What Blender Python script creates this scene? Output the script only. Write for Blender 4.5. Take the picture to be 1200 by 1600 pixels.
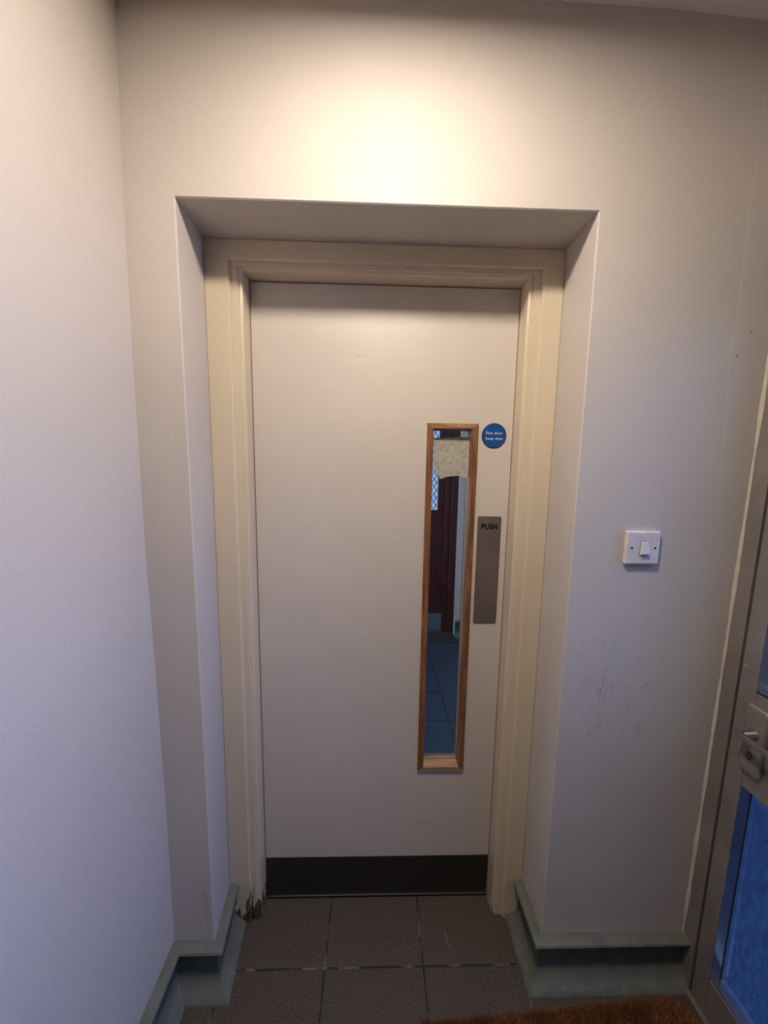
import bpy, bmesh, math, random
from mathutils import Matrix, Vector

for o in list(bpy.data.objects):
    bpy.data.objects.remove(o, do_unlink=True)
S = bpy.context.scene
C = S.collection
PI = math.pi
random.seed(7)

# ------------------------------------------------------------------ camera
cd = bpy.data.cameras.new('camera')
cam = bpy.data.objects.new('camera', cd)
C.objects.link(cam)
cd.sensor_fit = 'HORIZONTAL'
cd.sensor_width = 36.0
cd.lens = 559.83 / 1200 * 36.0
cd.clip_start = 0.02
R_ = Vector((0.99957318, -0.02500188, 0.0151117))
U_ = Vector((-0.01197479, 0.12117382, 0.99255907))
F_ = Vector((0.02664698, 0.99231639, -0.1208227))
cam.matrix_world = Matrix(((R_.x, U_.x, -F_.x, 0.0), (R_.y, U_.y, -F_.y, -0.8897),
                           (R_.z, U_.z, -F_.z, 1.5088), (0, 0, 0, 1)))
S.camera = cam

# ------------------------------------------------------------------ world, lamp strength, exposure
LAMP_STRENGTH = 240.0
LAMP_COLOR = (1.0, 0.875, 0.73)
SKY_COLOR = (0.32, 0.48, 1.0)
SKY_STRENGTH = 7.2
PALE_SKY_COLOR = (0.38, 0.47, 0.60)
w = bpy.data.worlds.new('world')
S.world = w
w.use_nodes = True
bg = w.node_tree.nodes['Background']
bg.inputs[0].default_value = (*SKY_COLOR, 1)
bg.inputs[1].default_value = SKY_STRENGTH
# added sky split: paler tone lights the corridor, deeper blue lights the metal door
wt = w.node_tree
tc = wt.nodes.new('ShaderNodeTexCoord')
sp = wt.nodes.new('ShaderNodeSeparateXYZ')
mr = wt.nodes.new('ShaderNodeMapRange')
mx = wt.nodes.new('ShaderNodeMix')
mx.data_type = 'RGBA'
wt.links.new(tc.outputs['Generated'], sp.inputs[0])
wt.links.new(sp.outputs[0], mr.inputs[0])
mr.inputs[1].default_value = 0.30
mr.inputs[2].default_value = 0.60
mx.inputs[6].default_value = (*PALE_SKY_COLOR, 1)
mx.inputs[7].default_value = (*SKY_COLOR, 1)
wt.links.new(mr.outputs[0], mx.inputs[0])
wt.links.new(mx.outputs[2], bg.inputs[0])
S.view_settings.view_transform = 'Standard'
S.view_settings.look = 'None'
S.view_settings.gamma = 1.0
S.view_settings.exposure = 0.20
S.view_settings.use_curve_mapping = False
S.cycles.use_denoising = True
S.cycles.max_bounces = 12
S.cycles.diffuse_bounces = 6
S.cycles.transparent_max_bounces = 16
S.cycles.caustics_reflective = False
S.cycles.caustics_refractive = False
S.cycles.sample_clamp_indirect = 6.0


# ------------------------------------------------------------------ material helpers
class NT:
    def __init__(self, name):
        self.m = bpy.data.materials.new(name)
        self.m.use_nodes = True
        self.t = self.m.node_tree
        self.n = self.t.nodes
        self.b = self.n['Principled BSDF']
        self.out = self.n['Material Output']
        self.co = self.n.new('ShaderNodeNewGeometry').outputs['Position']

    def put(self, sock, v):
        if isinstance(v, bpy.types.NodeSocket):
            self.t.links.new(v, sock)
        elif isinstance(v, tuple) and len(v) == 3 and sock.type == 'RGBA':
            sock.default_value = (*v, 1)
        else:
            sock.default_value = v

    def set(self, **k):
        for a, v in k.items():
            self.put(self.b.inputs[a.replace("_", " ")], v)
        return self

    def math(self, op, a, b=0.0, c=None, clamp=False):
        d = self.n.new('ShaderNodeMath')
        d.operation = op
        d.use_clamp = clamp
        self.put(d.inputs[0], a)
        self.put(d.inputs[1], b)
        if c is not None:
            self.put(d.inputs[2], c)
        return d.outputs[0]

    def xyz(self, v=None):
        d = self.n.new('ShaderNodeSeparateXYZ')
        self.put(d.inputs[0], self.co if v is None else v)
        return d.outputs

    def scaled(self, s, loc=(0, 0, 0), rot=(0, 0, 0)):
        d = self.n.new('ShaderNodeMapping')
        self.put(d.inputs[0], self.co)
        d.inputs['Scale'].default_value = s
        d.inputs['Location'].default_value = loc
        d.inputs['Rotation'].default_value = rot
        return d.outputs[0]

    def noise(self, scale, detail=3.0, rough=0.5, vec=None, dist=0.0):
        d = self.n.new('ShaderNodeTexNoise')
        self.put(d.inputs['Vector'], self.co if vec is None else vec)
        d.inputs['Scale'].default_value = scale
        d.inputs['Detail'].default_value = detail
        d.inputs['Roughness'].default_value = rough
        d.inputs['Distortion'].default_value = dist
        return d.outputs['Fac']

    def ramp(self, f, lo, hi, a=0.0, b=1.0):
        d = self.n.new('ShaderNodeMapRange')
        d.interpolation_type = 'SMOOTHSTEP'
        self.put(d.inputs[0], f)
        for i, v in enumerate((lo, hi, a, b)):
            self.put(d.inputs[i + 1], v)
        return d.outputs[0]

    def mix(self, f, a, b):
        d = self.n.new('ShaderNodeMix')
        d.data_type = 'RGBA'
        self.put(d.inputs[0], f)
        self.put(d.inputs[6], a)
        self.put(d.inputs[7], b)
        return d.outputs[2]

    def bump(self, h, strength=0.2, dist=0.001, prev=None):
        d = self.n.new('ShaderNodeBump')
        d.inputs['Strength'].default_value = strength
        d.inputs['Distance'].default_value = dist
        self.put(d.inputs['Height'], h)
        if prev is not None:
            self.put(d.inputs['Normal'], prev)
        return d.outputs[0]


def mul(c, k):
    return tuple(v * k for v in c)


# painted plaster wall
def wall_paint(name, col, extra=None):
    m = NT(name)
    big = m.ramp(m.noise(2.3, 4, 0.6), 0.35, 0.7)
    c = m.mix(big, mul(col, 0.975), mul(col, 1.02))
    speck = m.ramp(m.noise(70, 2, 0.5), 0.765, 0.80)
    c = m.mix(speck, c, mul(col, 0.72))
    n = m.bump(m.noise(120, 3, 0.65), 0.38, 0.0013)
    n = m.bump(m.noise(11, 3, 0.5), 0.35, 0.0035, n)
    if extra:
        c, n = extra(m, c, n)
    m.set(Base_Color=c, Roughness=0.45, Specular_IOR_Level=0.09, Normal=n)
    return m.m


WALL = (0.547, 0.496, 0.450)


def front_extra(m, c, n):
    x, y, z = m.xyz()[:3]
    # old plaster patch edge down the right end of the wall
    wob = m.math('MULTIPLY', m.math('SUBTRACT', m.noise(4, 3, 0.6), 0.5), 0.05)
    e = m.math('ADD', x, wob)
    up = m.ramp(z, 1.35, 1.55)
    ridge = m.math('MULTIPLY', m.ramp(e, 0.862, 0.868), up)
    n = m.bump(ridge, 0.3, 0.0016, n)
    # rough repair and scratches low on the right pier and beside the opening
    sc = m.ramp(m.noise(26, 5, 0.75, m.scaled((1, 1, 0.45), rot=(0, 0.5, 0)), 1.5), 0.575, 0.62)
    reg = m.math('MULTIPLY', m.math('MULTIPLY', m.ramp(x, 0.50, 0.58), m.ramp(x, 0.83, 0.72)),
                 m.math('MULTIPLY', m.ramp(z, 0.72, 0.85), m.ramp(z, 1.12, 1.0)))
    sc = m.math('MULTIPLY', sc, reg)
    c = m.mix(m.math('MULTIPLY', sc, 0.45), c, (0.28, 0.25, 0.23))
    n = m.bump(sc, 0.4, 0.001, n)
    # flaked patch at the foot of the left pier
    dx = m.math('DIVIDE', m.math('ADD', x, 0.469), 0.008)
    dz = m.math('DIVIDE', m.math('SUBTRACT', z, 0.255), 0.055)
    d = m.math('ADD', m.math('MULTIPLY', dx, dx), m.math('MULTIPLY', dz, dz))
    d = m.math('ADD', d, m.math('MULTIPLY', m.math('SUBTRACT', m.noise(40, 3, 0.6), 0.5), 1.6))
    pk = m.math('MULTIPLY', m.ramp(d, 1.15, 0.85), m.ramp(y, 0.02, 0.0))
    c = m.mix(pk, c, (0.50, 0.45, 0.34))
    n = m.bump(pk, 0.7, -0.0015, n)
    # small pits in the plaster
    for px, pz, r in ((0.878, 1.794, 0.0035), (0.905, 1.85, 0.0035)):
        ax = m.math('SUBTRACT', x, px)
        az = m.math('SUBTRACT', z, pz)
        q = m.math('SQRT', m.math('ADD', m.math('MULTIPLY', ax, ax), m.math('MULTIPLY', az, az)))
        k = m.ramp(q, r, r * 0.5)
        c = m.mix(m.math('MULTIPLY', k, 0.7), c, (0.10, 0.08, 0.06))
    return c, n


M_front = wall_paint('painted_plaster_front', WALL, front_extra)
M_wall = wall_paint('painted_plaster', WALL)
M_ceil = wall_paint("ceiling_paint", (0.80, 0.75, 0.70))


def frame_paint():
    m = NT('cream_gloss_paint')
    x, y, z = m.xyz()[:3]
    col = (0.63, 0.535, 0.395)
    c = m.mix(m.ramp(m.noise(5, 4, 0.6, m.scaled((1, 1, 0.3))), 0.35, 0.7), mul(col, 0.96), mul(col, 1.03))
    # chips: small vertical flakes, more of them low down
    f = m.noise(60, 3, 0.6, m.scaled((1, 1, 0.22)))
    low = m.ramp(z, 1.3, 0.0)
    th = m.math('SUBTRACT', 0.80, m.math('MULTIPLY', low, 0.07))
    chip = m.ramp(m.math('SUBTRACT', f, th), 0.0, 0.02)
    # split, rotten foot of the left jamb; a little of it on the right one
    g = m.noise(75, 4, 0.65, m.scaled((1, 1, 0.16)), 0.6)
    left = m.ramp(x, 0.0, -0.1)
    lim = m.math('ADD', m.math('MULTIPLY', m.ramp(z, 0.10, 0.0), 0.22), m.math('MULTIPLY', m.ramp(z, 0.19, 0.05), 0.05))
    rot = m.ramp(m.math('ADD', g, m.math('MULTIPLY', lim, m.math('ADD', m.math('MULTIPLY', left, 0.78), 0.34))), 0.655, 0.70)
    rot = m.math('MULTIPLY', rot, m.ramp(z, 0.2, 0.15))
    # long split running up the groove of the left jamb
    sx = m.math('ABSOLUTE', m.math('ADD', m.math('SUBTRACT', x, -0.3965), m.math('MULTIPLY', m.math('SUBTRACT', m.noise(28, 3, 0.6, m.scaled((0.2, 0.2, 1))), 0.5), 0.010)))
    split = m.math('MULTIPLY', m.ramp(sx, 0.0024, 0.0010), m.ramp(z, 0.135, 0.10))
    rot = m.math('MAXIMUM', rot, split)
    wood = m.mix(m.noise(140, 3, 0.6, m.scaled((1, 1, 0.2))), (0.022, 0.012, 0.008), (0.19, 0.105, 0.06))
    c = m.mix(m.math('MULTIPLY', chip, 0.75), c, (0.12, 0.08, 0.05))
    c = m.mix(rot, c, wood)
    n = m.bump(m.noise(30, 3, 0.5, m.scaled((1, 1, 0.15))), 0.25, 0.0015)
    n = m.bump(m.math('ADD', rot, chip), 0.9, -0.002, n)
    m.set(Base_Color=c, Roughness=m.math('ADD', 0.33, m.math('MULTIPLY', rot, 0.4)), Normal=n)
    return m.m


M_frame = frame_paint()


def door_paint():
    m = NT('door_white_paint')
    col = (0.614, 0.549, 0.482)
    c = m.mix(m.ramp(m.noise(1.7, 5, 0.65), 0.35, 0.72), mul(col, 0.95), mul(col, 1.03))
    sm = m.ramp(m.noise(9, 5, 0.7, m.scaled((1, 1, 2.4))), 0.62, 0.72)
    c = m.mix(m.math('MULTIPLY', sm, 0.18), c, (0.35, 0.31, 0.28))
    n = m.bump(m.noise(120, 2, 0.5), 0.08, 0.0006)
    m.set(Base_Color=c, Roughness=0.42, Normal=n)
    return m.m


M_door = door_paint()


def plinth_paint():
    m = NT('grey_green_floor_paint')
    col = (0.125, 0.135, 0.113)
    c = m.mix(m.ramp(m.noise(22, 4, 0.65), 0.35, 0.7), mul(col, 0.82), mul(col, 1.08))
    sp = m.ramp(m.noise(95, 3, 0.6), 0.70, 0.74)
    c = m.mix(m.math('MULTIPLY', sp, 0.8), c, (0.04, 0.04, 0.035))
    n = m.bump(m.noise(55, 4, 0.6), 0.4, 0.0018)
    m.set(Base_Color=c, Roughness=0.6, Normal=n)
    return m.m


M_plinth = plinth_paint()


def tiles(name, ox, oy, px, py, col, joint, rough=0.75):
    m = NT(name)
    x, y, z = m.xyz()[:3]
    wob = m.math('MULTIPLY', m.math('SUBTRACT', m.noise(14, 2, 0.5), 0.5), 0.004)

    def lines(v, o, p):
        q = m.math('DIVIDE', m.math('SUBTRACT', m.math('ADD', v, wob), o), p)
        fr = m.math('FRACT', q)
        d = m.math('MULTIPLY', m.math('MINIMUM', fr, m.math('SUBTRACT', 1.0, fr)), p)
        return d, m.math('FLOOR', q)
    dx, ix = lines(x, ox, px)
    dy, iy = lines(y, oy, py)
    d = m.math('MINIMUM', dx, dy)
    j = m.ramp(d, 0.0030, 0.0018)
    edge = m.ramp(d, 0.006, 0.0018)
    wn = m.n.new('ShaderNodeTexWhiteNoise')
    cb = m.n.new('ShaderNodeCombineXYZ')
    m.put(cb.inputs[0], ix)
    m.put(cb.inputs[1], iy)
    m.put(wn.inputs['Vector'], cb.outputs[0])
    c = m.mix(m.ramp(m.noise(190, 4, 0.75), 0.33, 0.68), mul(col, 0.50), mul(col, 1.6))
    c = m.mix(m.math('MULTIPLY', m.ramp(m.noise(7, 4, 0.6), 0.4, 0.75), 0.3), c, mul(col, 1.25))
    c = m.mix(m.math('MULTIPLY', wn.outputs['Value'], 0.22), c, mul(col, 1.4))
    jc = m.mix(m.ramp(m.noise(13, 3, 0.6), 0.48, 0.62), mul(col, 0.16), joint)
    c = m.mix(j, c, jc)
    h = m.math('SUBTRACT', m.math('MULTIPLY', m.noise(320, 3, 0.6), 0.3), m.math('MULTIPLY', edge, 1.4))
    n = m.bump(h, 0.5, 0.0012)
    m.set(Base_Color=c, Roughness=rough, Normal=n)
    return m.m


M_tile = tiles('dark_quarry_tiles', -0.1345, 0.026, 0.30, 0.30, (0.058, 0.044, 0.033), (0.15, 0.115, 0.08))
M_tile2 = tiles('corridor_slate_sheen_tiles', -0.1345, 1.1, 0.30, 0.277, (0.036, 0.050, 0.078), (0.012, 0.015, 0.022), 0.30)  # blue tint puts the daylight sheen into the slate colour


def wood(name, a, b, rough=0.45, axis=2):
    m = NT(name)
    s = [1.0, 1.0, 1.0]
    s[axis] = 0.07
    g = m.noise(95, 5, 0.65, m.scaled(tuple(s)), 0.7)
    c = m.mix(m.ramp(g, 0.36, 0.66), a, b)
    n = m.bump(g, 0.25, 0.0006)
    m.set(Base_Color=c, Roughness=rough, Normal=n)
    return m.m


M_bead = wood('bead_hardwood', (0.15, 0.055, 0.022), (0.29, 0.125, 0.052))
M_bead_lit = wood('bead_hardwood_across_lit', (0.23, 0.115, 0.055), (0.42, 0.25, 0.13), axis=0)  # horizontal beads: grain across, lighter tone stands in for light from above
M_dark = wood('red_brown_stained_timber', (0.045, 0.010, 0.008), (0.085, 0.019, 0.016), 0.35)


def plain(name, col, rough=0.4, metal=0.0, bump=None, alpha=None):
    m = NT(name)
    m.set(Base_Color=m.mix(m.ramp(m.noise(18, 3, 0.6), 0.35, 0.7), mul(col, 0.93), mul(col, 1.05)),
          Roughness=rough, Metallic=metal)
    if bump:
        m.set(Normal=m.bump(m.noise(bump, 3, 0.6), 0.2, 0.0008))
    return m.m


def brushed(name, col, rough, axis=2, metal=1.0):
    m = NT(name)
    s = [1.0, 1.0, 1.0]
    s[axis] = 0.02
    g = m.noise(700, 3, 0.6, m.scaled(tuple(s)))
    cl = m.ramp(m.noise(7, 4, 0.65), 0.35, 0.72)
    c = m.mix(cl, mul(col, 0.86), mul(col, 1.1))
    c = m.mix(m.math('MULTIPLY', m.ramp(g, 0.4, 0.7), 0.25), c, mul(col, 0.7))
    m.set(Base_Color=c, Roughness=rough, Metallic=metal, Normal=m.bump(g, 0.12, 0.0003))
    return m.m


M_push = brushed('brushed_steel_push_plate', (0.30, 0.245, 0.21), 0.48, 2, 0.75)
M_alu = brushed('anodised_aluminium', (0.34, 0.30, 0.275), 0.46, 2, 0.55)
M_bright = brushed('bright_aluminium_bead', (0.42, 0.41, 0.41), 0.22, 1, 0.9)
M_steel = brushed('satin_chrome', (0.55, 0.50, 0.46), 0.30, 1)
M_brass = plain('worn_brass', (0.22, 0.13, 0.07), 0.4, 0.8)
M_kick = plain('dark_brown_kick_plate', (0.020, 0.0155, 0.013), 0.5, 0.0, 90)
M_lip = plain('aluminium_drip_edge', (0.30, 0.30, 0.30), 0.3, 0.9)
M_switch = plain('white_switch_plastic', (0.66, 0.62, 0.60), 0.25)
M_black = plain('black_enamel_and_holes', (0.006, 0.005, 0.005), 0.4)
M_blue = plain('blue_sign_plastic', (0.008, 0.075, 0.26), 0.35)
M_blued = plain('blue_sign_rim', (0.02, 0.045, 0.12), 0.5)
M_white = plain('white_lettering', (0.72, 0.78, 0.85), 0.5)
M_putty = plain('pale_glazing_tape', (0.50, 0.46, 0.42), 0.6)
M_rubber = plain('black_gasket', (0.010, 0.009, 0.009), 0.7)
M_plas = plain('ridged_filler_plaster', (0.60, 0.53, 0.43), 0.45, 0, 60)
M_dust = plain('dusty_threshold_metal', (0.19, 0.15, 0.10), 0.6, 0.2, 80)
M_pave = plain('outdoor_paving', (0.035, 0.04, 0.045), 0.8, 0, 40)
M_body = plain('fitting_white_metal', (0.6, 0.6, 0.58), 0.4)


def glass(name, tint, fac_gloss, frost=None, frost_col=(0.1, 0.2, 0.4)):
    m = NT(name)
    t = m.t
    tr = m.n.new('ShaderNodeBsdfTransparent')
    tr.inputs[0].default_value = (*tint, 1)
    gl = m.n.new('ShaderNodeBsdfGlossy')
    gl.inputs['Roughness'].default_value = 0.03
    lw = m.n.new('ShaderNodeLayerWeight')
    lw.inputs[0].default_value = 0.25
    mx = m.n.new('ShaderNodeMixShader')
    m.put(mx.inputs[0], m.math('ADD', fac_gloss, m.math('MULTIPLY', lw.outputs['Fresnel'], 0.35)))
    t.links.new(tr.outputs[0], mx.inputs[1])
    t.links.new(gl.outputs[0], mx.inputs[2])
    last = mx.outputs[0]
    if frost is not None:
        # obscured glass: hammered texture that scatters the daylight
        tl = m.n.new('ShaderNodeBsdfTranslucent')
        hm = m.ramp(m.noise(110, 5, 0.7, m.scaled((1, 1, 0.35))), 0.30, 0.75)
        m.put(tl.inputs[0], m.mix(hm, mul(frost_col, 0.5), mul(frost_col, 1.4)))
        m2 = m.n.new('ShaderNodeMixShader')
        m2.inputs[0].default_value = frost
        t.links.new(last, m2.inputs[1])
        t.links.new(tl.outputs[0], m2.inputs[2])
        last = m2.outputs[0]
    t.links.new(last, m.out.inputs[0])
    return m.m


M_glass = glass('clear_vision_glass', (0.86, 0.90, 0.92), 0.02)
M_obs = glass("obscured_door_glass", (0.80, 0.90, 1.0), 0.03, 0.58, (0.04, 0.07, 0.12))
M_upper = glass('upper_door_glass', (0.85, 0.92, 1.0), 0.03)
M_wired = glass('bright_wired_glass', (0.42, 0.45, 0.50), 0.02, 0.30, (0.30, 0.34, 0.38))


def torn_paper():
    m = NT('torn_backing_paper')
    h = m.ramp(m.noise(60, 4, 0.7), 0.3, 0.7)
    c = m.mix(h, (0.34, 0.32, 0.26), (0.47, 0.44, 0.37))
    m.set(Base_Color=c, Roughness=0.8, Normal=m.bump(h, 0.7, 0.001))
    return m.m


M_paper = torn_paper()


def coir():
    m = NT('coir_fibre')
    a = m.n.new('ShaderNodeNewGeometry').outputs['Random Per Island']
    c = m.mix(a, (0.16, 0.055, 0.016), (0.52, 0.22, 0.075))
    c = m.mix(m.ramp(m.noise(9, 3, 0.6), 0.4, 0.65), c, (0.19, 0.065, 0.018))
    m.set(Base_Color=c, Roughness=0.75)
    return m.m


M_coir = coir()
M_matback = plain('mat_backing', (0.06, 0.03, 0.015), 0.9)


def emis(name, col, k):
    m = NT(name)
    m.set(Base_Color=(0.8, 0.8, 0.8))
    m.put(m.b.inputs['Emission Color'], col)
    m.put(m.b.inputs['Emission Strength'], k)
    return m.m


M_lamp = emis('lit_opal_diffuser', LAMP_COLOR, LAMP_STRENGTH)


# ------------------------------------------------------------------ object helpers
def box(bm, x0, x1, y0, y1, z0, z1, bev=0.0, seg=2):
    r = bmesh.ops.create_cube(bm, size=1.0)
    vs = r['verts']
    for v in vs:
        v.co = Vector((x0 if v.co.x < 0 else x1, y0 if v.co.y < 0 else y1, z0 if v.co.z < 0 else z1))
    if bev:
        es = list({e for v in vs for e in v.link_edges})
        bmesh.ops.bevel(bm, geom=es, offset=bev, segments=seg, profile=0.5, affect='EDGES')


def loft(bm, rings, close=True, caps=True):
    """rings: lists of points, same length; joined in order."""
    R = [[bm.verts.new(p) for p in r] for r in rings]
    n = len(R[0])
    for a, b in zip(R, R[1:]):
        for i in range(n if close else n - 1):
            j = (i + 1) % n
            bm.faces.new((a[i], a[j], b[j], b[i]))
    if caps and close:
        bm.faces.new(list(reversed(R[0])))
        bm.faces.new(R[-1])


def cyl(bm, p0, p1, r0, r1=None, n=24, caps=True):
    r1 = r0 if r1 is None else r1
    p0, p1 = Vector(p0), Vector(p1)
    q = (p1 - p0).to_track_quat('Z', 'Y')
    loft(bm, [[p + q @ Vector((r * math.cos(2 * PI * i / n), r * math.sin(2 * PI * i / n), 0)) for i in range(n)]
              for p, r in ((p0, r0), (p1, r1))], True, caps)


def prism_y(bm, pts, y0, y1):
    """polygon in x,z extruded along y"""
    loft(bm, [[(x, y0, z) for x, z in pts], [(x, y1, z) for x, z in pts]])


def rrect(x0, x1, z0, z1, r, n=5):
    o = []
    for cx, cz, a in ((x1 - r, z0 + r, -90), (x1 - r, z1 - r, 0), (x0 + r, z1 - r, 90), (x0 + r, z0 + r, 180)):
        for i in range(n + 1):
            t = math.radians(a + 90 * i / n)
            o.append((cx + r * math.cos(t), cz + r * math.sin(t)))
    return o


def obj(name, bm, mat, parent=None, base=None, smooth=False):
    bmesh.ops.recalc_face_normals(bm, faces=bm.faces)
    me = bpy.data.meshes.new(name)
    bm.to_mesh(me)
    bm.free()
    me.materials.append(mat)
    return link(name, me, parent, base, smooth)


def root_of(p):
    while p.parent:
        p = p.parent
    return p


def link(name, me, parent=None, base=None, smooth=False):
    if smooth:
        for p in me.polygons:
            p.use_smooth = True
        me.set_sharp_from_angle(angle=math.radians(35))
    o = bpy.data.objects.new(name, me)
    C.objects.link(o)
    if parent is None:
        b = Vector(base or (0, 0, 0))
        me.transform(Matrix.Translation(-b))
        o.location = b
    else:
        me.transform(Matrix.Translation(-root_of(parent).location))
        o.parent = parent
    return o


def tag(o, label, cat, kind=None, group=None):
    o['label'] = label
    o['category'] = cat
    if kind:
        o['kind'] = kind
    if group:
        o['group'] = group
    return o


def empty(name, loc, label, cat, kind=None):
    o = bpy.data.objects.new(name, None)
    o.empty_display_size = 0.1
    C.objects.link(o)
    o.location = loc
    return tag(o, label, cat, kind)


def text_mesh(txt, size, offset=0.0, extrude=0.0003):
    cu = bpy.data.curves.new('lettering', 'FONT')
    cu.body = txt
    cu.size = size
    cu.align_x = 'CENTER'
    cu.align_y = 'CENTER'
    cu.offset = offset
    cu.space_character = 1.13
    cu.extrude = extrude
    o = bpy.data.objects.new('lettering_curve', cu)
    C.objects.link(o)
    dg = bpy.context.evaluated_depsgraph_get()
    dg.update()
    me = bpy.data.meshes.new_from_object(o.evaluated_get(dg))
    bpy.data.objects.remove(o, do_unlink=True)
    return me


# ------------------------------------------------------------------ ROOM SHELL
YB = -5.0          # wall behind the photographer
YF = 0.142         # face of the door frame
YW = 0.30          # back of the front wall
# left wall: old plaster, very slightly bowed
LX = [(-0.02, -0.562), (0.14, -0.5624), (0.5, -0.5602), (0.8, -0.5625), (1.04, -0.5651), (1.28, -0.5694),
      (1.7, -0.5694), (2.1, -0.5666), (2.35, -0.560), (2.56, -0.553)]
bm = bmesh.new()
loft(bm, [[(x, y, z) for z, x in LX] + [(-0.72, y, LX[-1][0]), (-0.72, y, LX[0][0])] for y in (YB, YW + 0.0)])
tag(obj('wall_left', bm, M_wall, smooth=True), 'off-white painted left wall, bluish in daylight near its foot', 'wall', 'structure')

# front wall with the deep door opening
bm = bmesh.new()
OL = [(-0.5, -0.02), (0, 0), (0, 0)]
oLb, oLt, oRb, oRt = -0.4455, -0.4540, 0.5085, 0.5085
oz = 2.1030
iL, iR = -0.4600, 0.5100
x0, x1, z0, z1 = -0.553, 1.10, -0.02, 2.56


def V(*c):
    return bm.verts.new(c)


xl = lambda z: oLt + (oLb - oLt) * (1 - z / oz) if z < oz else oLt
zs = [z0, 0.5, 1.0, 1.5, 1.9, oz]
bv = 0.0025
Lf = [V(x0 - 0.02, 0, z) for z in zs]
Le = [V(xl(z) - bv, 0, z if z < oz else oz + bv) for z in zs]
Lc = [V(xl(z), bv, z) for z in zs]
Lb = [V(iL, YF + 0.004, z) for z in zs]
Lk = [V(iL, YW, z) for z in zs]
Re = [V(oRb + bv, 0, z if z < oz else oz + bv) for z in zs]
Rc = [V(oRb, bv, z) for z in zs]
Rb = [V(iR, YF + 0.004, z) for z in zs]
Rk = [V(iR, YW, z) for z in zs]
Rf = [V(x1, 0, z) for z in zs]
for i in range(len(zs) - 1):
    for A, B in ((Lf, Le), (Le, Lc), (Lc, Lb), (Lb, Lk), (Re, Rc), (Rc, Rb), (Rb, Rk), (Rf, Re)):
        bm.faces.new((A[i], B[i], B[i + 1], A[i + 1]))
Tl, Tr = V(x0 - 0.02, 0, z1), V(x1, 0, z1)
bm.faces.new((Lf[-1], Le[-1], Re[-1], Rf[-1], Tr, Tl))
bm.faces.new((Le[-1], Lc[-1], Rc[-1], Re[-1]))
bm.faces.new((Lc[-1], Lb[-1], Rb[-1], Rc[-1]))
bm.faces.new((Lb[-1], Lk[-1], Rk[-1], Rb[-1]))
KL = [V(x0 - 0.02, YW, z) for z in zs]
KR = [V(x1, YW, z) for z in zs]
for i in range(len(zs) - 1):
    bm.faces.new((KL[i], Lk[i], Lk[i + 1], KL[i + 1]))
    bm.faces.new((KR[i], Rk[i], Rk[i + 1], KR[i + 1]))
    bm.faces.new((KR[i], Rf[i], Rf[i + 1], KR[i + 1]))
    bm.faces.new((KL[i], Lf[i], Lf[i + 1], KL[i + 1]))
KTl, KTr = V(x0 - 0.02, YW, z1), V(x1, YW, z1)
bm.faces.new((KL[-1], Lk[-1], Rk[-1], KR[-1], KTr, KTl))
bm.faces.new((Tl, Tr, KTr, KTl))
bm.faces.new((Rf[-1], Tr, KTr, KR[-1]))
bm.faces.new((Lf[-1], Tl, KTl, KL[-1]))
tag(obj('wall_front', bm, M_front), 'off-white painted wall around the deep recessed doorway', 'wall', 'structure')

# right wall: over and behind the metal door
bm = bmesh.new()
box(bm, 0.962, 1.10, YB, 0.0, 2.125, 2.56)
box(bm, 0.948, 1.10, YB, -1.045, -0.02, 2.125)
tag(obj('wall_right', bm, M_wall), 'off-white wall over and beyond the metal glazed door', 'wall', 'structure')
bm = bmesh.new()
box(bm, -0.72, 1.10, YB - 0.12, YB, -0.02, 2.56)
tag(obj('wall_back', bm, M_wall), 'plain off-white wall behind the photographer', 'wall', 'structure')
bm = bmesh.new()
CZ = [(-0.72, 2.474), (-0.56, 2.479), (-0.2, 2.505), (0.3, 2.514), (0.63, 2.510), (0.95, 2.492), (1.10, 2.488)]
loft(bm, [[(x, y, z) for x, z in CZ] + [(1.10, y, 2.58), (-0.72, y, 2.58)] for y in (YB, 0.0)])
tag(obj('ceiling', bm, M_ceil, smooth=True), 'off-white painted ceiling above the doorway', 'ceiling', 'structure')
bm = bmesh.new()
box(bm, -0.72, 1.02, YB, 0.24, -0.05, 0.0)
tag(obj('floor', bm, M_tile), 'dark brown square tiled floor in front of the white door', 'floor', 'structure')


# ------------------------------------------------------------------ PAINTED PLINTH (coved skirting)
# profile: (distance from wall, height)
PROF = [(0.000, 0.150), (0.016, 0.1485), (0.0260, 0.1455), (0.0290, 0.141), (0.0270, 0.134), (0.0140, 0.125),
        (0.0065, 0.112), (0.0050, 0.085), (0.0060, 0.058), (0.011, 0.040), (0.021, 0.024), (0.034, 0.0125),
        (0.0455, 0.0055), (0.0485, 0.001), (0.0485, -0.004), (0.0, -0.004)]


def plinth(name, path, side, label):
    """path in x,y; side +1: room lies to the right of travel"""
    bm = bmesh.new()
    P = [Vector(p) for p in path]
    ns = []
    for a, b in zip(P, P[1:]):
        d = (b - a).normalized()
        ns.append(Vector((d.y, -d.x)) * side)
    rings = []
    for i, p in enumerate(P):
        if i == 0:
            n = ns[0]
        elif i == len(P) - 1:
            n = ns[-1]
        else:
            n = (ns[i - 1] + ns[i])
            n = n / (1 + ns[i - 1].dot(ns[i]))
        rings.append([(p.x + n.x * d, p.y + n.y * d, z) for d, z in PROF])
    R = [[bm.verts.new(q) for q in r] for r in rings]
    m = len(PROF)
    for a, b in zip(R, R[1:]):
        for i in range(m):
            j = (i + 1) % m
            bm.faces.new((a[i], a[j], b[j], b[i]))
    bm.faces.new(list(reversed(R[0])))
    bm.faces.new(R[-1])
    return tag(obj(name, bm, M_plinth, smooth=True), label, 'skirting', 'structure')


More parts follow.
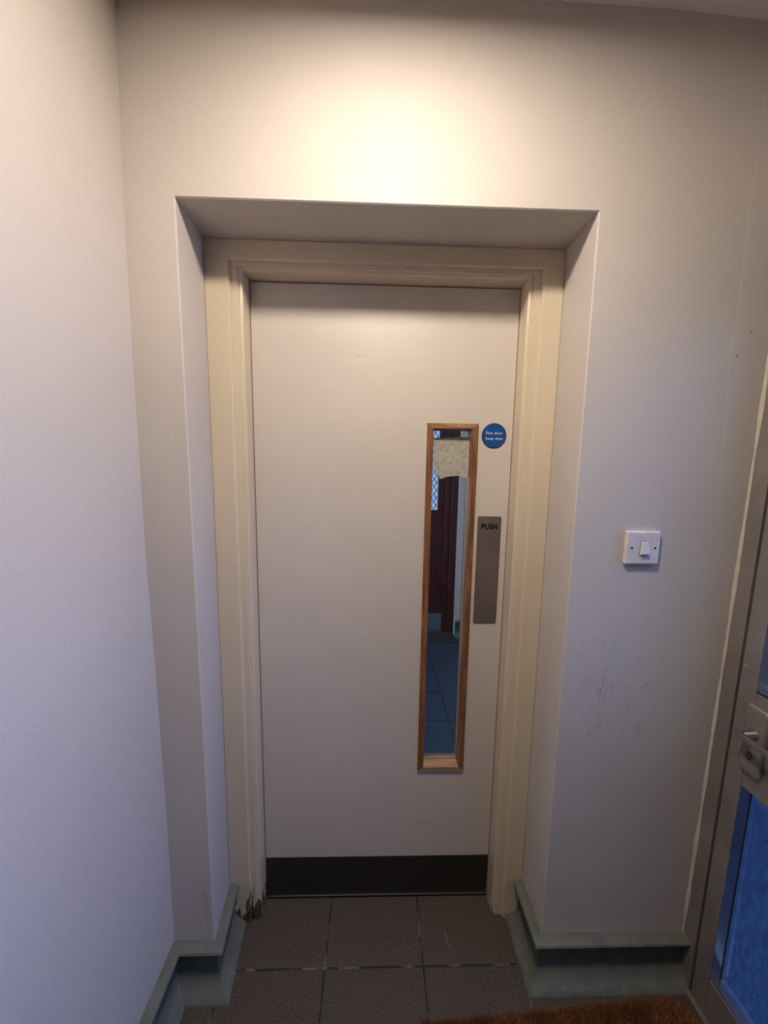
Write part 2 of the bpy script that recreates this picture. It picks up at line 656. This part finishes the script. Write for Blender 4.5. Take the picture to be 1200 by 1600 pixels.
plinth('baseboard_left', [(-0.5615, YB), (-0.5615, 0.0), (-0.4455, 0.0), (-0.4590, YF)], 1,
       'grey-green painted coved plinth stepping round the left side of the doorway')
plinth('baseboard_right', [(0.5090, YF), (0.5085, 0.0), (0.9385, 0.0)], 1,
       'grey-green painted coved plinth along the wall under the light switch')

# ------------------------------------------------------------------ DOOR FRAME
DL, DR, DT = -0.3640, 0.4175, 2.0320      # daylight of the frame in front of the leaf
YD = 0.2088                               # face of the leaf
GL, GR, GT = -0.3950, 0.4520, 2.0530      # step in the moulding
trim = empty('trim_1', (0.025, YF, 0), 'cream painted timber frame around the white door', 'door frame', 'structure')


def frame_profile(o, g, d):
    """outer, groove, inner coordinates -> list of (coordinate, depth)"""
    k = 1 if d > o else -1
    g2 = g + (d - g) * 0.62
    return [(o, YF + 0.06), (o, YF + 0.002), (o + k * 0.002, YF), (g - k * 0.002, YF - 0.0005), (g, YF + 0.0015), (g + k * 0.0015, YF + 0.009),
            (g2, YF + 0.0085), (g2 + k * 0.001, YF + 0.0125), (d - k * 0.006, YF + 0.0125), (d - k * 0.0015, YF + 0.0145), (d, YF + 0.019),
            (d, YW - 0.02), (o, YW - 0.02)]


pl = frame_profile(-0.4598, GL, DL)
pr = frame_profile(0.5096, GR, DR)
ph = frame_profile(2.1028, GT, DT)


def zfoot(x):
    return -0.002


bm = bmesh.new()
loft(bm, [[(x, y, 0.0) for x, y in pl], [(x, y, 0.03) for x, y in pl], [(x, y, 0.08) for x, y in pl]] +
     [[(x, y, h[0]) for (x, y), h in zip(pl, ph)]])
obj('jamb', bm, M_frame, trim)['label'] = 'left jamb with split rotten foot'
bm = bmesh.new()
loft(bm, [[(x, y, 0.0) for x, y in pr], [(x, y, 0.08) for x, y in pr]] +
     [[(x, y, h[0]) for (x, y), h in zip(pr, ph)]])
obj('jamb', bm, M_frame, trim)
bm = bmesh.new()
loft(bm, [[(l[0], y, z) for l, (z, y) in zip(pl, ph)], [(r[0], y, z) for r, (z, y) in zip(pr, ph)]])
obj('head', bm, M_frame, trim)
# splinters of rotten timber at the foot of the left jamb
bm = bmesh.new()
for i in range(11):
    x = -0.412 + 0.042 * random.random()
    h = 0.018 + 0.05 * random.random()
    wd = 0.0012 + 0.0022 * random.random()
    y = YF - 0.0008 if x < GL else YF + 0.007
    t = random.uniform(-0.004, 0.004)
    z = random.uniform(0.0, 0.014)
    loft(bm, [[(x - wd, y + 0.004, z), (x + wd, y + 0.004, z), (x + wd, y - 0.0015, z), (x - wd, y - 0.0015, z)],
              [(x - wd + t, y + 0.004, z + h * 0.6), (x + wd + t, y + 0.004, z + h * 0.6), (x + wd + t, y - 0.0005, z + h * 0.6), (x - wd + t, y - 0.0005, z + h * 0.6)],
              [(x + t * 1.5 - 0.0003, y + 0.004, z + h), (x + t * 1.5 + 0.0003, y + 0.004, z + h), (x + t * 1.5 + 0.0003, y + 0.002, z + h), (x + t * 1.5 - 0.0003, y + 0.002, z + h)]])
M_rot = wood('rotten_timber', (0.016, 0.009, 0.006), (0.16, 0.09, 0.05), 0.9)
obj('splinters', bm, M_rot, trim)['label'] = 'dark splintered rotten wood'

# ------------------------------------------------------------------ WHITE DOOR
door = empty('door_1', (0.025, YD + 0.02, 0), 'white flush fire door with narrow glazed vision panel', 'door', 'structure')
dl, dr, dt, db = DL - 0.004 + 0.0065, DR + 0.004 - 0.0065, DT - 0.0035, 0.012
VL, VR, VB, VT = 0.1745, 0.2925, 0.5120, 1.6290    # sight opening cut in the leaf
bm = bmesh.new()
OY, IY = YD, YD + 0.044
xs = [dl, VL - 0.004, VR + 0.004, dr]
zz = [db, VB - 0.004, VT + 0.004, dt]
fr = [[bm.verts.new((x, OY, z)) for z in zz] for x in xs]
bk = [[bm.verts.new((x, IY, z)) for z in zz] for x in xs]
for i in range(3):
    for j in range(3):
        if i == 1 and j == 1:
            continue
        bm.faces.new((fr[i][j], fr[i + 1][j], fr[i + 1][j + 1], fr[i][j + 1]))
        bm.faces.new((bk[i][j], bk[i][j + 1], bk[i + 1][j + 1], bk[i + 1][j]))
ring = [(0, 0), (1, 0), (2, 0), (3, 0), (3, 1), (3, 2), (3, 3), (2, 3), (1, 3), (0, 3), (0, 2), (0, 1)]
for a, b in zip(ring, ring[1:] + ring[:1]):
    bm.faces.new((fr[a[0]][a[1]], bk[a[0]][a[1]], bk[b[0]][b[1]], fr[b[0]][b[1]]))
ring = [(1, 1), (2, 1), (2, 2), (1, 2)]
for a, b in zip(ring, ring[1:] + ring[:1]):
    bm.faces.new((fr[a[0]][a[1]], bk[a[0]][a[1]], bk[b[0]][b[1]], fr[b[0]][b[1]]))
obj('door_leaf', bm, M_door, door)

# hardwood glazing beads, mitred; (offset from sight edge outwards, depth)
EX = (0.1555, 0.3100, 0.4975, 1.6460)     # outer edge of the bead frame




def bead_ring(face):
    """corner rings of the bead profile, front (face=1) of the leaf"""
    prof = [(1.0, YD - 0.0005), (1.0, YD - 0.0065), (0.93, YD - 0.0085), (0.12, YD - 0.0085), (0.0, YD - 0.0065), (-0.14, YD + 0.018), (-0.14, YD + 0.0195), (0.05, YD + 0.0195), (0.05, YD - 0.0005)]
    out = []
    for cx, cz in ((0, 0), (1, 0), (1, 1), (0, 1)):
        xi, xo = (VL, EX[0]) if cx == 0 else (VR, EX[1])
        zi, zo = (VB, EX[2]) if cz == 0 else (VT, EX[3])
        kz = 0.9 if cz == 0 else 0.15
        out.append([(xi + (xo - xi) * (t if t > 0 else t), y, zi + (zo - zi) * (t if t > 0 else t * (6 * kz))) for t, y in prof])
    return out


rg = bead_ring(1)
for nm, a, b, mt in (('glazing_bead', 0, 1, M_bead_lit), ('glazing_bead', 1, 2, M_bead), ('glazing_bead', 2, 3, M_bead_lit), ('glazing_bead', 3, 0, M_bead)):
    bm = bmesh.new()
    loft(bm, [rg[a], rg[b]])
    obj(nm, bm, mt, door)
# bead on the far side of the leaf
for a, b, mt in ((0, 1, M_bead_lit), (1, 2, M_bead), (2, 3, M_bead_lit), (3, 0, M_bead)):
    bm = bmesh.new()
    q = [[(x, 2 * (YD + 0.022) - y + 0.0, z) for x, y, z in r] for r in rg]
    loft(bm, [q[a], q[b]])
    obj('rear_glazing_bead', bm, mt, door)
gx0, gx1, gz0, gz1 = VL + 0.001, VR - 0.001, VB + 0.004, VT - 0.001
bm = bmesh.new()
box(bm, gx0, gx1, YD + 0.0200, YD + 0.0240, gz0, gz1)
obj('glass_pane', bm, M_glass, door)
bm = bmesh.new()
t = 0.0016
ix0, ix1, iz0, iz1 = VL + 0.0026, VR - 0.0026, VB + 0.0130, VT - 0.0035
for a in ((ix0 - t, ix0 + t, iz0, iz1), (ix1 - t, ix1 + t, iz0, iz1), (ix0, ix1, iz0 - t, iz0 + 2.2 * t)):
    box(bm, a[0], a[1], YD + 0.0180, YD + 0.0199, a[2], a[3])
obj('glazing_tape', bm, M_putty, door)
# torn paper left stuck on the head of the glass
PP = [(0.1790, 1.6035), (0.2234, 1.6062), (0.2600, 1.6090), (0.2880, 1.6078), (0.2882, 1.560), (0.2882, 1.484), (0.2790, 1.4830), (0.2720, 1.4864),
      (0.2600, 1.4885), (0.2478, 1.4890), (0.2378, 1.4875), (0.2290, 1.4862), (0.2219, 1.4857), (0.2110, 1.4800), (0.2040, 1.4785),
      (0.1985, 1.4880), (0.1930, 1.4960), (0.1880, 1.5030), (0.1850, 1.5180), (0.1830, 1.5344), (0.1822, 1.56)]
bm = bmesh.new()
prism_y(bm, PP, YD + 0.0194, YD + 0.01985)
tag(obj('torn_paper', bm, M_paper, base=(0.235, YD + 0.0195, 1.48)), 'torn beige paper stuck across the top of the narrow door glass', 'paper')

# push plate
bm = bmesh.new()
prism_y(bm, rrect(0.3222, 0.3962, 1.0170, 1.3655, 0.005), YD - 0.0018, YD - 0.0001)
pp = obj('push_plate', bm, M_push, door)
me = text_mesh('PUSH', 0.0230, 0.0012)
me.transform(Matrix.Translation((0.3592, YD - 0.0021, 1.3325)) @ Matrix.Rotation(PI / 2, 4, 'X') @ Matrix.Diagonal((0.86, 1, 1, 1)))
me.materials.clear()
me.materials.append(M_black)
link('push_lettering', me, pp)['label'] = 'black capital letters PUSH'
for x, z in ((0.3275, 1.0225), (0.3910, 1.0225), (0.3275, 1.3600), (0.3910, 1.3600)):
    bm = bmesh.new()
    cyl(bm, (x, YD - 0.0018, z), (x, YD - 0.0026, z), 0.0024, 0.0018, 12)
    obj('screw', bm, M_push, pp)
# kick plate and drip edge
bm = bmesh.new()
box(bm, dl + 0.001, dr - 0.001, YD - 0.0030, YD - 0.0001, 0.0150, 0.1635, 0.0006, 1)
obj('kick_plate', bm, M_kick, door)
bm = bmesh.new()
box(bm, dl + 0.001, dr - 0.001, YD - 0.0060, YD - 0.0001, 0.0105, 0.0140, 0.0006, 1)
obj('drip_edge', bm, M_lip, door)['label'] = 'thin pale metal strip along the foot of the door'

# round blue sign
sg = empty('fire_door_sign', (0.3596, YD, 1.6115 - 0.0378), 'round blue sign with white lettering Fire door keep shut', 'sign')
bm = bmesh.new()
cyl(bm, (0.3596, YD - 0.0001, 1.6115), (0.3596, YD - 0.0012, 1.6115), 0.0378, 0.0378, 64)
obj('sign_rim', bm, M_blued, sg)
bm = bmesh.new()
cyl(bm, (0.3596, YD - 0.0012, 1.6115), (0.3596, YD - 0.0020, 1.6115), 0.0352, 0.0345, 64)
obj('sign_face', bm, M_blue, sg)
for k, (s, z) in enumerate((('Fire door', 1.6195), ('keep shut', 1.6035))):
    me = text_mesh(s, 0.0116, 0.0, 0.0002)
    me.transform(Matrix.Translation((0.3596, YD - 0.0023, z)) @ Matrix.Rotation(PI / 2, 4, 'X'))
    me.materials.clear()
    me.materials.append(M_white)
    link('sign_lettering', me, sg)
for s in (-1, 1):
    bm = bmesh.new()
    cyl(bm, (0.3596 + s * 0.0322, YD - 0.0018, 1.6115), (0.3596 + s * 0.0322, YD - 0.0030, 1.6115), 0.0026, 0.0018, 12)
    obj('screw', bm, M_brass, sg)

# ------------------------------------------------------------------ LIGHT SWITCH
sx0, sx1, sz0, sz1 = 0.6440, 0.7300, 1.2740, 1.3600
sw = empty('light_switch', (0.687, 0, sz0), 'white square light switch on the wall right of the doorway', 'light switch')
bm = bmesh.new()
loft(bm, [[(x, -0.0002, z) for x, z in rrect(sx0, sx1, sz0, sz1, 0.0025)],
          [(x, -0.0075, z) for x, z in rrect(sx0, sx1, sz0, sz1, 0.0025)],
          [(x, -0.0098, z) for x, z in rrect(sx0 + 0.001, sx1 - 0.001, sz0 + 0.001, sz1 - 0.001, 0.0025)],
          [(x, -0.0108, z) for x, z in rrect(sx0 + 0.0045, sx1 - 0.0045, sz0 + 0.0045, sz1 - 0.0045, 0.002)]])
obj('faceplate', bm, M_switch, sw)
bm = bmesh.new()
loft(bm, [[(0.6785, -0.0105, 1.2985), (0.7000, -0.0105, 1.2985), (0.7000, -0.0105, 1.3330), (0.6785, -0.0105, 1.3330)],
          [(0.6785, -0.0165, 1.3000), (0.7000, -0.0165, 1.3000), (0.7000, -0.0112, 1.3330), (0.6785, -0.0112, 1.3330)],
          [(0.6795, -0.0175, 1.3025), (0.6990, -0.0175, 1.3025), (0.6990, -0.0122, 1.3320), (0.6795, -0.0122, 1.3320)]])
obj('rocker', bm, M_switch, sw)
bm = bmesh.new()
for a in ((0.6775, 0.7010, 1.3330, 1.3338), (0.6775, 0.6785, 1.2980, 1.3338), (0.7000, 0.7010, 1.2980, 1.3338), (0.6775, 0.7010, 1.2975, 1.2985)):  # dark strips painted as the shade in the gap round the rocker
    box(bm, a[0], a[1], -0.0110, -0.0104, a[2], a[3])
obj('rocker_gap_shade', bm, plain('switch_shadow_gap', (0.10, 0.09, 0.09), 0.6), sw)
for x in (0.6570, 0.7170):
    bm = bmesh.new()
    cyl(bm, (x, -0.0100, 1.3170), (x, -0.0111, 1.3170), 0.0030, 0.0030, 20)  # raised black disc stands in for the shade in the screw hole
    obj('screw', bm, M_black, sw)['label'] = 'black disc for the shaded hole of a recessed screw'

# ------------------------------------------------------------------ METAL GLAZED DOOR, right
LEAN = 0.0125
XM = 0.9360


def lean(x, z):
    return (XM + x + LEAN * z)


def lbox(bm, x0, x1, y0, y1, z0, z1, bev=0.0):
    t = bmesh.new()
    box(t, x0, x1, y0, y1, z0, z1, bev)
    for v in t.verts:
        v.co.x = lean(v.co.x, v.co.z)
    me = bpy.data.meshes.new('tmp')
    t.to_mesh(me)
    t.free()
    bm.from_mesh(me)
    bpy.data.meshes.remove(me)


tr2 = empty('trim_2', (XM, -0.5, 0), 'dull aluminium frame of the glazed door at the right edge', 'door frame', 'structure')
bm = bmesh.new()
lbox(bm, 0.0, 0.075, -0.0400, -0.0005, 0.0, 2.12, 0.0012)
obj('jamb', bm, M_alu, tr2)
bm = bmesh.new()
lbox(bm, 0.0, 0.075, -1.040, -0.998, 0.0, 2.12, 0.0012)
obj('jamb', bm, M_alu, tr2)
bm = bmesh.new()
lbox(bm, 0.0, 0.075, -0.997, -0.041, 2.075, 2.12, 0.0012)
obj('head', bm, M_alu, tr2)
bm = bmesh.new()
lbox(bm, 0.012, 0.060, -0.0465, -0.0401, 0.0, 2.075)
lbox(bm, 0.012, 0.060, -0.9979, -0.9910, 0.0, 2.075)
obj('gasket', bm, M_rubber, tr2)
bm = bmesh.new()
box(bm, 0.9235, 1.02, -0.997, -0.042, 0.0, 0.0075, 0.002)
obj('threshold', bm, M_dust, tr2)['label'] = 'dusty worn metal threshold strip'
# lumpy bead of filler where the plaster meets the metal frame
bm = bmesh.new()
rings = []
nz = 70
for i in range(nz + 1):
    z = 0.145 + (2.10 - 0.145) * i / nz
    r = 0.0050 + 0.0015 * math.sin(z * 9.0) * math.sin(z * 23.0 + 1) + 0.0012 * random.uniform(-1, 1)
    xx = lean(0, z)
    rings.append([(xx + 0.002, 0.001, z), (xx + 0.002, -r, z), (xx - r * 0.35, -r * 0.62, z), (xx - r * 0.75, -r * 0.22, z), (xx - r * 1.2, 0.001, z)])
loft(bm, rings)
tag(obj('trim_3', bm, M_plas, smooth=True), 'lumpy pale filler line where the plaster meets the metal frame', 'filler', 'structure')

d2 = empty('door_2', (XM, -0.5, 0), 'aluminium glazed outer door with lever handle at the right edge', 'door', 'structure')
SY0, SY1 = -0.0475, -0.0875      # lock stile
BY0, BY1 = -0.990, -0.950
bm = bmesh.new()
lbox(bm, 0.0, 0.045, SY1, SY0, 0.010, 2.065, 0.001)
obj('stile', bm, M_alu, d2)
bm = bmesh.new()
lbox(bm, 0.0, 0.045, BY0, BY1, 0.010, 2.065, 0.001)
obj('stile', bm, M_alu, d2)
for nm, a, b in (('bottom_rail', 0.012, 0.1235), ('middle_rail', 0.718, 0.970), ('top_rail', 2.0, 2.063)):
    bm = bmesh.new()
    lbox(bm, 0.0006, 0.0446, BY1 + 0.0002, SY1 - 0.0002, a, b, 0.001)
    obj(nm, bm, M_alu, d2)
GX = 0.026


def glaze(za, zb, mat, name):
    """splayed aluminium beads around a pane"""
    ya, yb = SY1 - 0.0003, BY1 + 0.0003
    s = 0.005
    for kind in range(4):
        bm = bmesh.new()
        o = [(ya, za + 0.007), (yb, za + 0.007), (yb, zb), (ya, zb)]
        i_ = [(ya - s, za + 0.002), (yb + s, za + 0.002), (yb + s, zb - s), (ya - s, zb - s)]
        a, b = kind, (kind + 1) % 4
        R = []
        for k in (a, b):
            (oy, ozz), (iy, izz) = o[k], i_[k]
            R.append([(lean(0.002, ozz), oy, ozz), (lean(GX, izz), iy, izz), (lean(GX, ozz), oy, ozz)])
        loft(bm, R)
        obj('glazing_bead', bm, M_bright, d2)
    bm = bmesh.new()
    lbox(bm, GX + 0.0002, GX + 0.006, yb + 0.001, ya - 0.001, za + 0.001, zb - 0.001)
    obj(name, bm, mat, d2)
    bm = bmesh.new()
    g = 0.0017
    y_a, y_b, z_a, z_b = ya - s, yb + s, za + 0.002, zb - s
    for q in ((y_a - g, y_a, z_a, z_b), (y_b, y_b + g, z_a, z_b), (y_b, y_a, z_a, z_a + g), (y_b, y_a, z_b - g, z_b)):
        lbox(bm, GX - 0.0012, GX + 0.0001, q[0], q[1], q[2], q[3])
    obj('glazing_gasket', bm, M_rubber, d2)


glaze(0.1235, 0.718, M_obs, 'lower_glass')
glaze(0.970, 2.0, M_upper, 'upper_glass')
# lock plate and lever
bm = bmesh.new()


def yz_loft(bm, y0, y1, z0, z1, r, levels):
    loft(bm, [[(lean(x, z), y, z) for y, z in rrect(y0 + i, y1 - i, z0 + i, z1 - i, r)] for x, i in levels])


yz_loft(bm, -0.1300, -0.0800, 0.7675, 0.9430, 0.006, [(-0.0001, 0.0), (-0.0070, 0.0), (-0.0100, 0.003), (-0.0105, 0.006)])
hp = obj('handle_plate', bm, M_alu, d2)
bm = bmesh.new()
hy, hz = -0.1060, 0.8730
cyl(bm, (lean(-0.0100, hz), hy, hz), (lean(-0.0150, hz), hy, hz), 0.0125, 0.0105, 28)
cyl(bm, (lean(-0.0150, hz), hy, hz), (lean(-0.0390, hz), hy, hz), 0.0108, 0.0090, 28)
box(bm, lean(-0.0470, hz), lean(-0.0385, hz), -0.225, -0.0920, hz - 0.0065, hz + 0.0065, 0.0018, 2)
obj('lever', bm, M_steel, hp)
bm = bmesh.new()
kz, ky = 0.8190, -0.1040
pts = []
for i in range(24):
    a = 2 * PI * i / 24
    pts.append((ky + 0.0075 * math.cos(a), kz + (0.0085 if math.sin(a) >= 0 else 0.0165) * math.sin(a)))
loft(bm, [[(lean(-0.0095, z), y, z) for y, z in pts], [(lean(-0.0118, z), y, z) for y, z in pts]])
obj('lock_cylinder', bm, M_brass, hp)['label'] = 'brown brass lock cylinder'
bm = bmesh.new()
box(bm, lean(-0.0121, kz), lean(-0.0117, kz), ky - 0.0012, ky + 0.0012, kz, kz + 0.006)
obj('keyhole', bm, M_black, hp)
for y, z in ((-0.1030, 0.9280), (-0.0960, 0.7800), (-0.1120, 0.7790)):
    bm = bmesh.new()
    cyl(bm, (lean(-0.0100, z), y, z), (lean(-0.0112, z), y, z), 0.0036, 0.0030, 16)
    s = obj('screw', bm, M_steel, hp)
    bm = bmesh.new()
bm.free()
bm = bmesh.new()
cyl(bm, (lean(0, 1.024), -0.0560, 1.024), (lean(-0.0018, 1.024), -0.0560, 1.024), 0.0042, 0.0030, 16)
obj('screw', bm, plain('painted_screw', (0.34, 0.33, 0.24), 0.4), d2)

# ------------------------------------------------------------------ CEILING LIGHT
lx, ly = 0.035, -0.51
lamp = empty('ceiling_light', (lx, ly, 2.509), 'round white flush ceiling light above the doorway', 'light')
bm = bmesh.new()
loft(bm, [[(lx + r * math.cos(a), ly + r * math.sin(a), z) for a in [2 * PI * i / 48 for i in range(48)]]
          for r, z in ((0.105, 2.508), (0.108, 2.488), (0.102, 2.484), (0.085, 2.486), (0.084, 2.500))])
obj('trim_ring', bm, M_body, lamp, smooth=True)
bm = bmesh.new()
loft(bm, [[(lx + r * math.cos(a), ly + r * math.sin(a), z) for a in [2 * PI * i / 48 for i in range(48)]]
          for r, z in ((0.083, 2.492), (0.082, 2.488), (0.06, 2.486))])
obj('diffuser', bm, M_lamp, lamp)

# ------------------------------------------------------------------ COIR DOORMAT
ang = math.radians(2.9)
cx, cy = 0.903, -0.0520
MW, MD = 0.80, 0.52


def mat_pt(u, v):
    """u along the back edge leftwards, v towards the room"""
    return (cx - u * math.cos(ang) + v * math.sin(ang), cy - u * math.sin(ang) - v * math.cos(ang))


mt = empty('doormat', (*mat_pt(MW / 2, MD / 2), 0.0), 'brown coir doormat on the tiles beside the glazed metal door', 'doormat')
rr = 0.055


def inside(u, v, m=0.0):
    if not (m < u < MW - m and m < v < MD - m):
        return False
    for a, b in ((rr, rr), (MW - rr, rr), (rr, MD - rr), (MW - rr, MD - rr)):
        if (u < rr or u > MW - rr) and (v < rr or v > MD - rr) and abs(u - a) <= rr and abs(v - b) <= rr:
            if math.hypot(u - a, v - b) > rr - m:
                return False
    return True


bm = bmesh.new()
o = rrect(0.002, MW - 0.002, 0.002, MD - 0.002, rr, 8)
loft(bm, [[(*mat_pt(u, v), z) for u, v in o] for z in (0.0, 0.006)])
obj('backing', bm, M_matback, mt)
vs, fs = [], []
for k in range(52000):
    u, v = random.random() * MW, random.random() * (MD if k % 2 else MD * 0.3)
    if not inside(u, v, 0.003):
        continue
    x, y = mat_pt(u, v)
    a = random.random() * 2 * PI
    wd = random.uniform(0.0005, 0.0010)
    h = random.uniform(0.0165, 0.0250)
    e = min(u, v, MW - u, MD - v)
    out = 0.006 * max(0, 1 - e / 0.012)
    tx, ty = random.gauss(0, 0.0035), random.gauss(0, 0.0035)
    if e == v:
        ty += out
    elif e == u:
        tx += out
    dx, dy = wd * math.cos(a), wd * math.sin(a)
    n = len(vs)
    vs += [(x - dx, y - dy, 0.005), (x + dx, y + dy, 0.005), (x + tx * 0.5 + dx, y + ty * 0.5 + dy, h * 0.6), (x + tx * 0.5 - dx, y + ty * 0.5 - dy, h * 0.6),
           (x + tx, y + ty, h)]
    fs += [(n, n + 1, n + 2, n + 3), (n + 3, n + 2, n + 4)]
me = bpy.data.meshes.new('pile')
me.from_pydata(vs, [], fs)
me.materials.append(M_coir)
pile = link('pile', me, mt)
pile['kind'] = 'stuff'
pile['label'] = 'brushed brown coir fibres'

# a stray pale straw on the tiles
bm = bmesh.new()
P = [(0.245, 0.108), (0.250, 0.095), (0.2505, 0.082), (0.258, 0.066)]
loft(bm, [[(x - 0.0006, y, 0.0004), (x + 0.0006, y, 0.0004), (x, y, 0.0016)] for x, y in P])
tag(obj('straw', bm, plain('pale_straw', (0.5, 0.42, 0.3), 0.7), base=(0.25, 0.09, 0)), 'tiny pale straw lying on the tile before the white door', 'straw')

# ------------------------------------------------------------------ CORRIDOR BEYOND THE GLASS
bm = bmesh.new()
box(bm, -1.3, 1.9, 0.2401, 2.9, -0.05, -0.001)
tag(obj('floor_2', bm, M_tile2), 'slate tiled corridor floor with its blue daylight sheen painted in, seen through the narrow glass', 'floor', 'structure')
bm = bmesh.new()
box(bm, -1.3, 1.9, YW, 2.42, 2.50, 2.58)
tag(obj('ceiling_2', bm, M_ceil), 'pale ceiling of the corridor beyond the door', 'ceiling', 'structure')
bm = bmesh.new()
box(bm, 0.742, 1.9, 2.2, 2.42, -0.02, 2.5)
box(bm, -1.3, -0.28, 2.2, 2.42, -0.02, 2.5)
box(bm, -0.28, 0.742, 2.2, 2.42, 2.12, 2.5)
tag(obj('wall_far', bm, M_wall), 'pale end wall of the corridor around the brown door', 'wall', 'structure')
bm = bmesh.new()
box(bm, 1.78, 1.9, YW, 2.2, -0.02, 2.5)
tag(obj('wall_far_right', bm, M_wall), 'pale right wall of the corridor beyond the door', 'wall', 'structure')
bm = bmesh.new()
box(bm, -1.3, -1.18, YW, 2.2, -0.02, 0.9)
box(bm, -1.3, -1.18, YW, 2.2, 2.2, 2.5)
box(bm, -1.3, -1.18, YW, 1.0, 0.9, 2.2)  # unseen window opening added beside this piece to light the corridor
box(bm, -1.3, -1.18, 2.15, 2.2, 0.9, 2.2)
tag(obj('wall_far_left', bm, M_wall), 'pale left wall of the corridor with an unseen opening added to let daylight in', 'wall', 'structure')
plinth('baseboard_far', [(0.742, 2.2), (1.78, 2.2)], 1, 'blue-green plinth at the foot of the corridor end wall').data.materials[0] = \
    plain('corridor_teal_paint', (0.055, 0.095, 0.115), 0.4, 0, 60)

d3 = empty('door_3', (0.2, 2.3, 0), 'dark red-brown door with wired glass seen through the narrow pane', 'door', 'structure')
bm = bmesh.new()
box(bm, 0.680, 0.7415, 2.262, 2.38, 0.0, 2.12, 0.004)
obj('door_frame', bm, M_dark, d3)
bm = bmesh.new()
box(bm, 0.637, 0.6795, 2.285, 2.36, 0.0, 2.10, 0.004)
obj('door_stop', bm, M_dark, d3)
bm = bmesh.new()
box(bm, -0.279, -0.20, 2.262, 2.38, 0.0, 2.12, 0.004)
obj('door_frame', bm, M_dark, d3)
bm = bmesh.new()
box(bm, -0.20, 0.6365, 2.262, 2.38, 2.06, 2.12, 0.004)
obj('door_frame', bm, M_dark, d3)
bm = bmesh.new()
box(bm, 0.568, 0.6365, 2.30, 2.345, 0.176, 2.055)
box(bm, -0.199, -0.13, 2.30, 2.345, 0.176, 2.055)
box(bm, -0.13, 0.568, 2.30, 2.345, 0.176, 1.143)
box(bm, -0.13, 0.568, 2.30, 2.345, 1.97, 2.055)
obj('door_leaf', bm, M_dark, d3)
bm = bmesh.new()
box(bm, -0.199, 0.6365, 2.305, 2.342, 0.002, 0.175)
obj('kick_plate', bm, plain('corridor_steel_kick', (0.20, 0.23, 0.27), 0.4, 0.5), d3)
bm = bmesh.new()
box(bm, -0.129, 0.567, 2.320, 2.326, 1.144, 1.969)
obj('wired_glass', bm, M_wired, d3)
bm = bmesh.new()
zl, zh = 1.144, 1.969
k = -1.2
while k < 1.2:
    for s in (1, -1):
        a, b = None, None
        pts = []
        for i in range(61):
            u = i / 60.0
            z = zl + (zh - zl) * u
            x = 0.22 + k + s * (z - (zl + zh) / 2) * 0.62
            if -0.129 < x < 0.567:
                pts.append((x, z))
        if len(pts) > 2:
            (xa, za), (xb, zb) = pts[0], pts[-1]
            cyl(bm, (xa, 2.3185, za), (xb, 2.3185, zb), 0.0032, n=6)
    k += 0.042
obj('lattice_wire', bm, plain('dark_wire', (0.05, 0.05, 0.07), 0.5, 0.3), d3)
bm = bmesh.new()
box(bm, -0.27, 0.735, 2.06, 2.26, 0.0, 0.006, 0.002)
tag(obj('threshold_mat', bm, plain('worn_threshold', (0.035, 0.034, 0.027), 0.8, 0, 50), base=(0.2, 2.15, 0)),
    'thin worn strip on the corridor floor before the brown door', 'mat')

# ------------------------------------------------------------------ OUTSIDE
bm = bmesh.new()
box(bm, 1.101, 4.5, -2.00, -1.75, -0.06, 2.8)  # unseen wall added to hold daylight off the front wall
M_blocker = plain('light_blocker_dark', (0.10, 0.09, 0.08), 0.85, 0, 30)
tag(obj('wall_outside_blocker', bm, M_blocker), 'dark unseen wall added outside the metal door to block daylight', 'wall', 'structure')
bm = bmesh.new()
box(bm, 1.101, 9.0, -7.0, 6.0, -0.12, -0.06)
tag(obj('outdoor_paving', bm, M_pave), 'dark paving outside the glazed metal door', 'paving', 'structure')
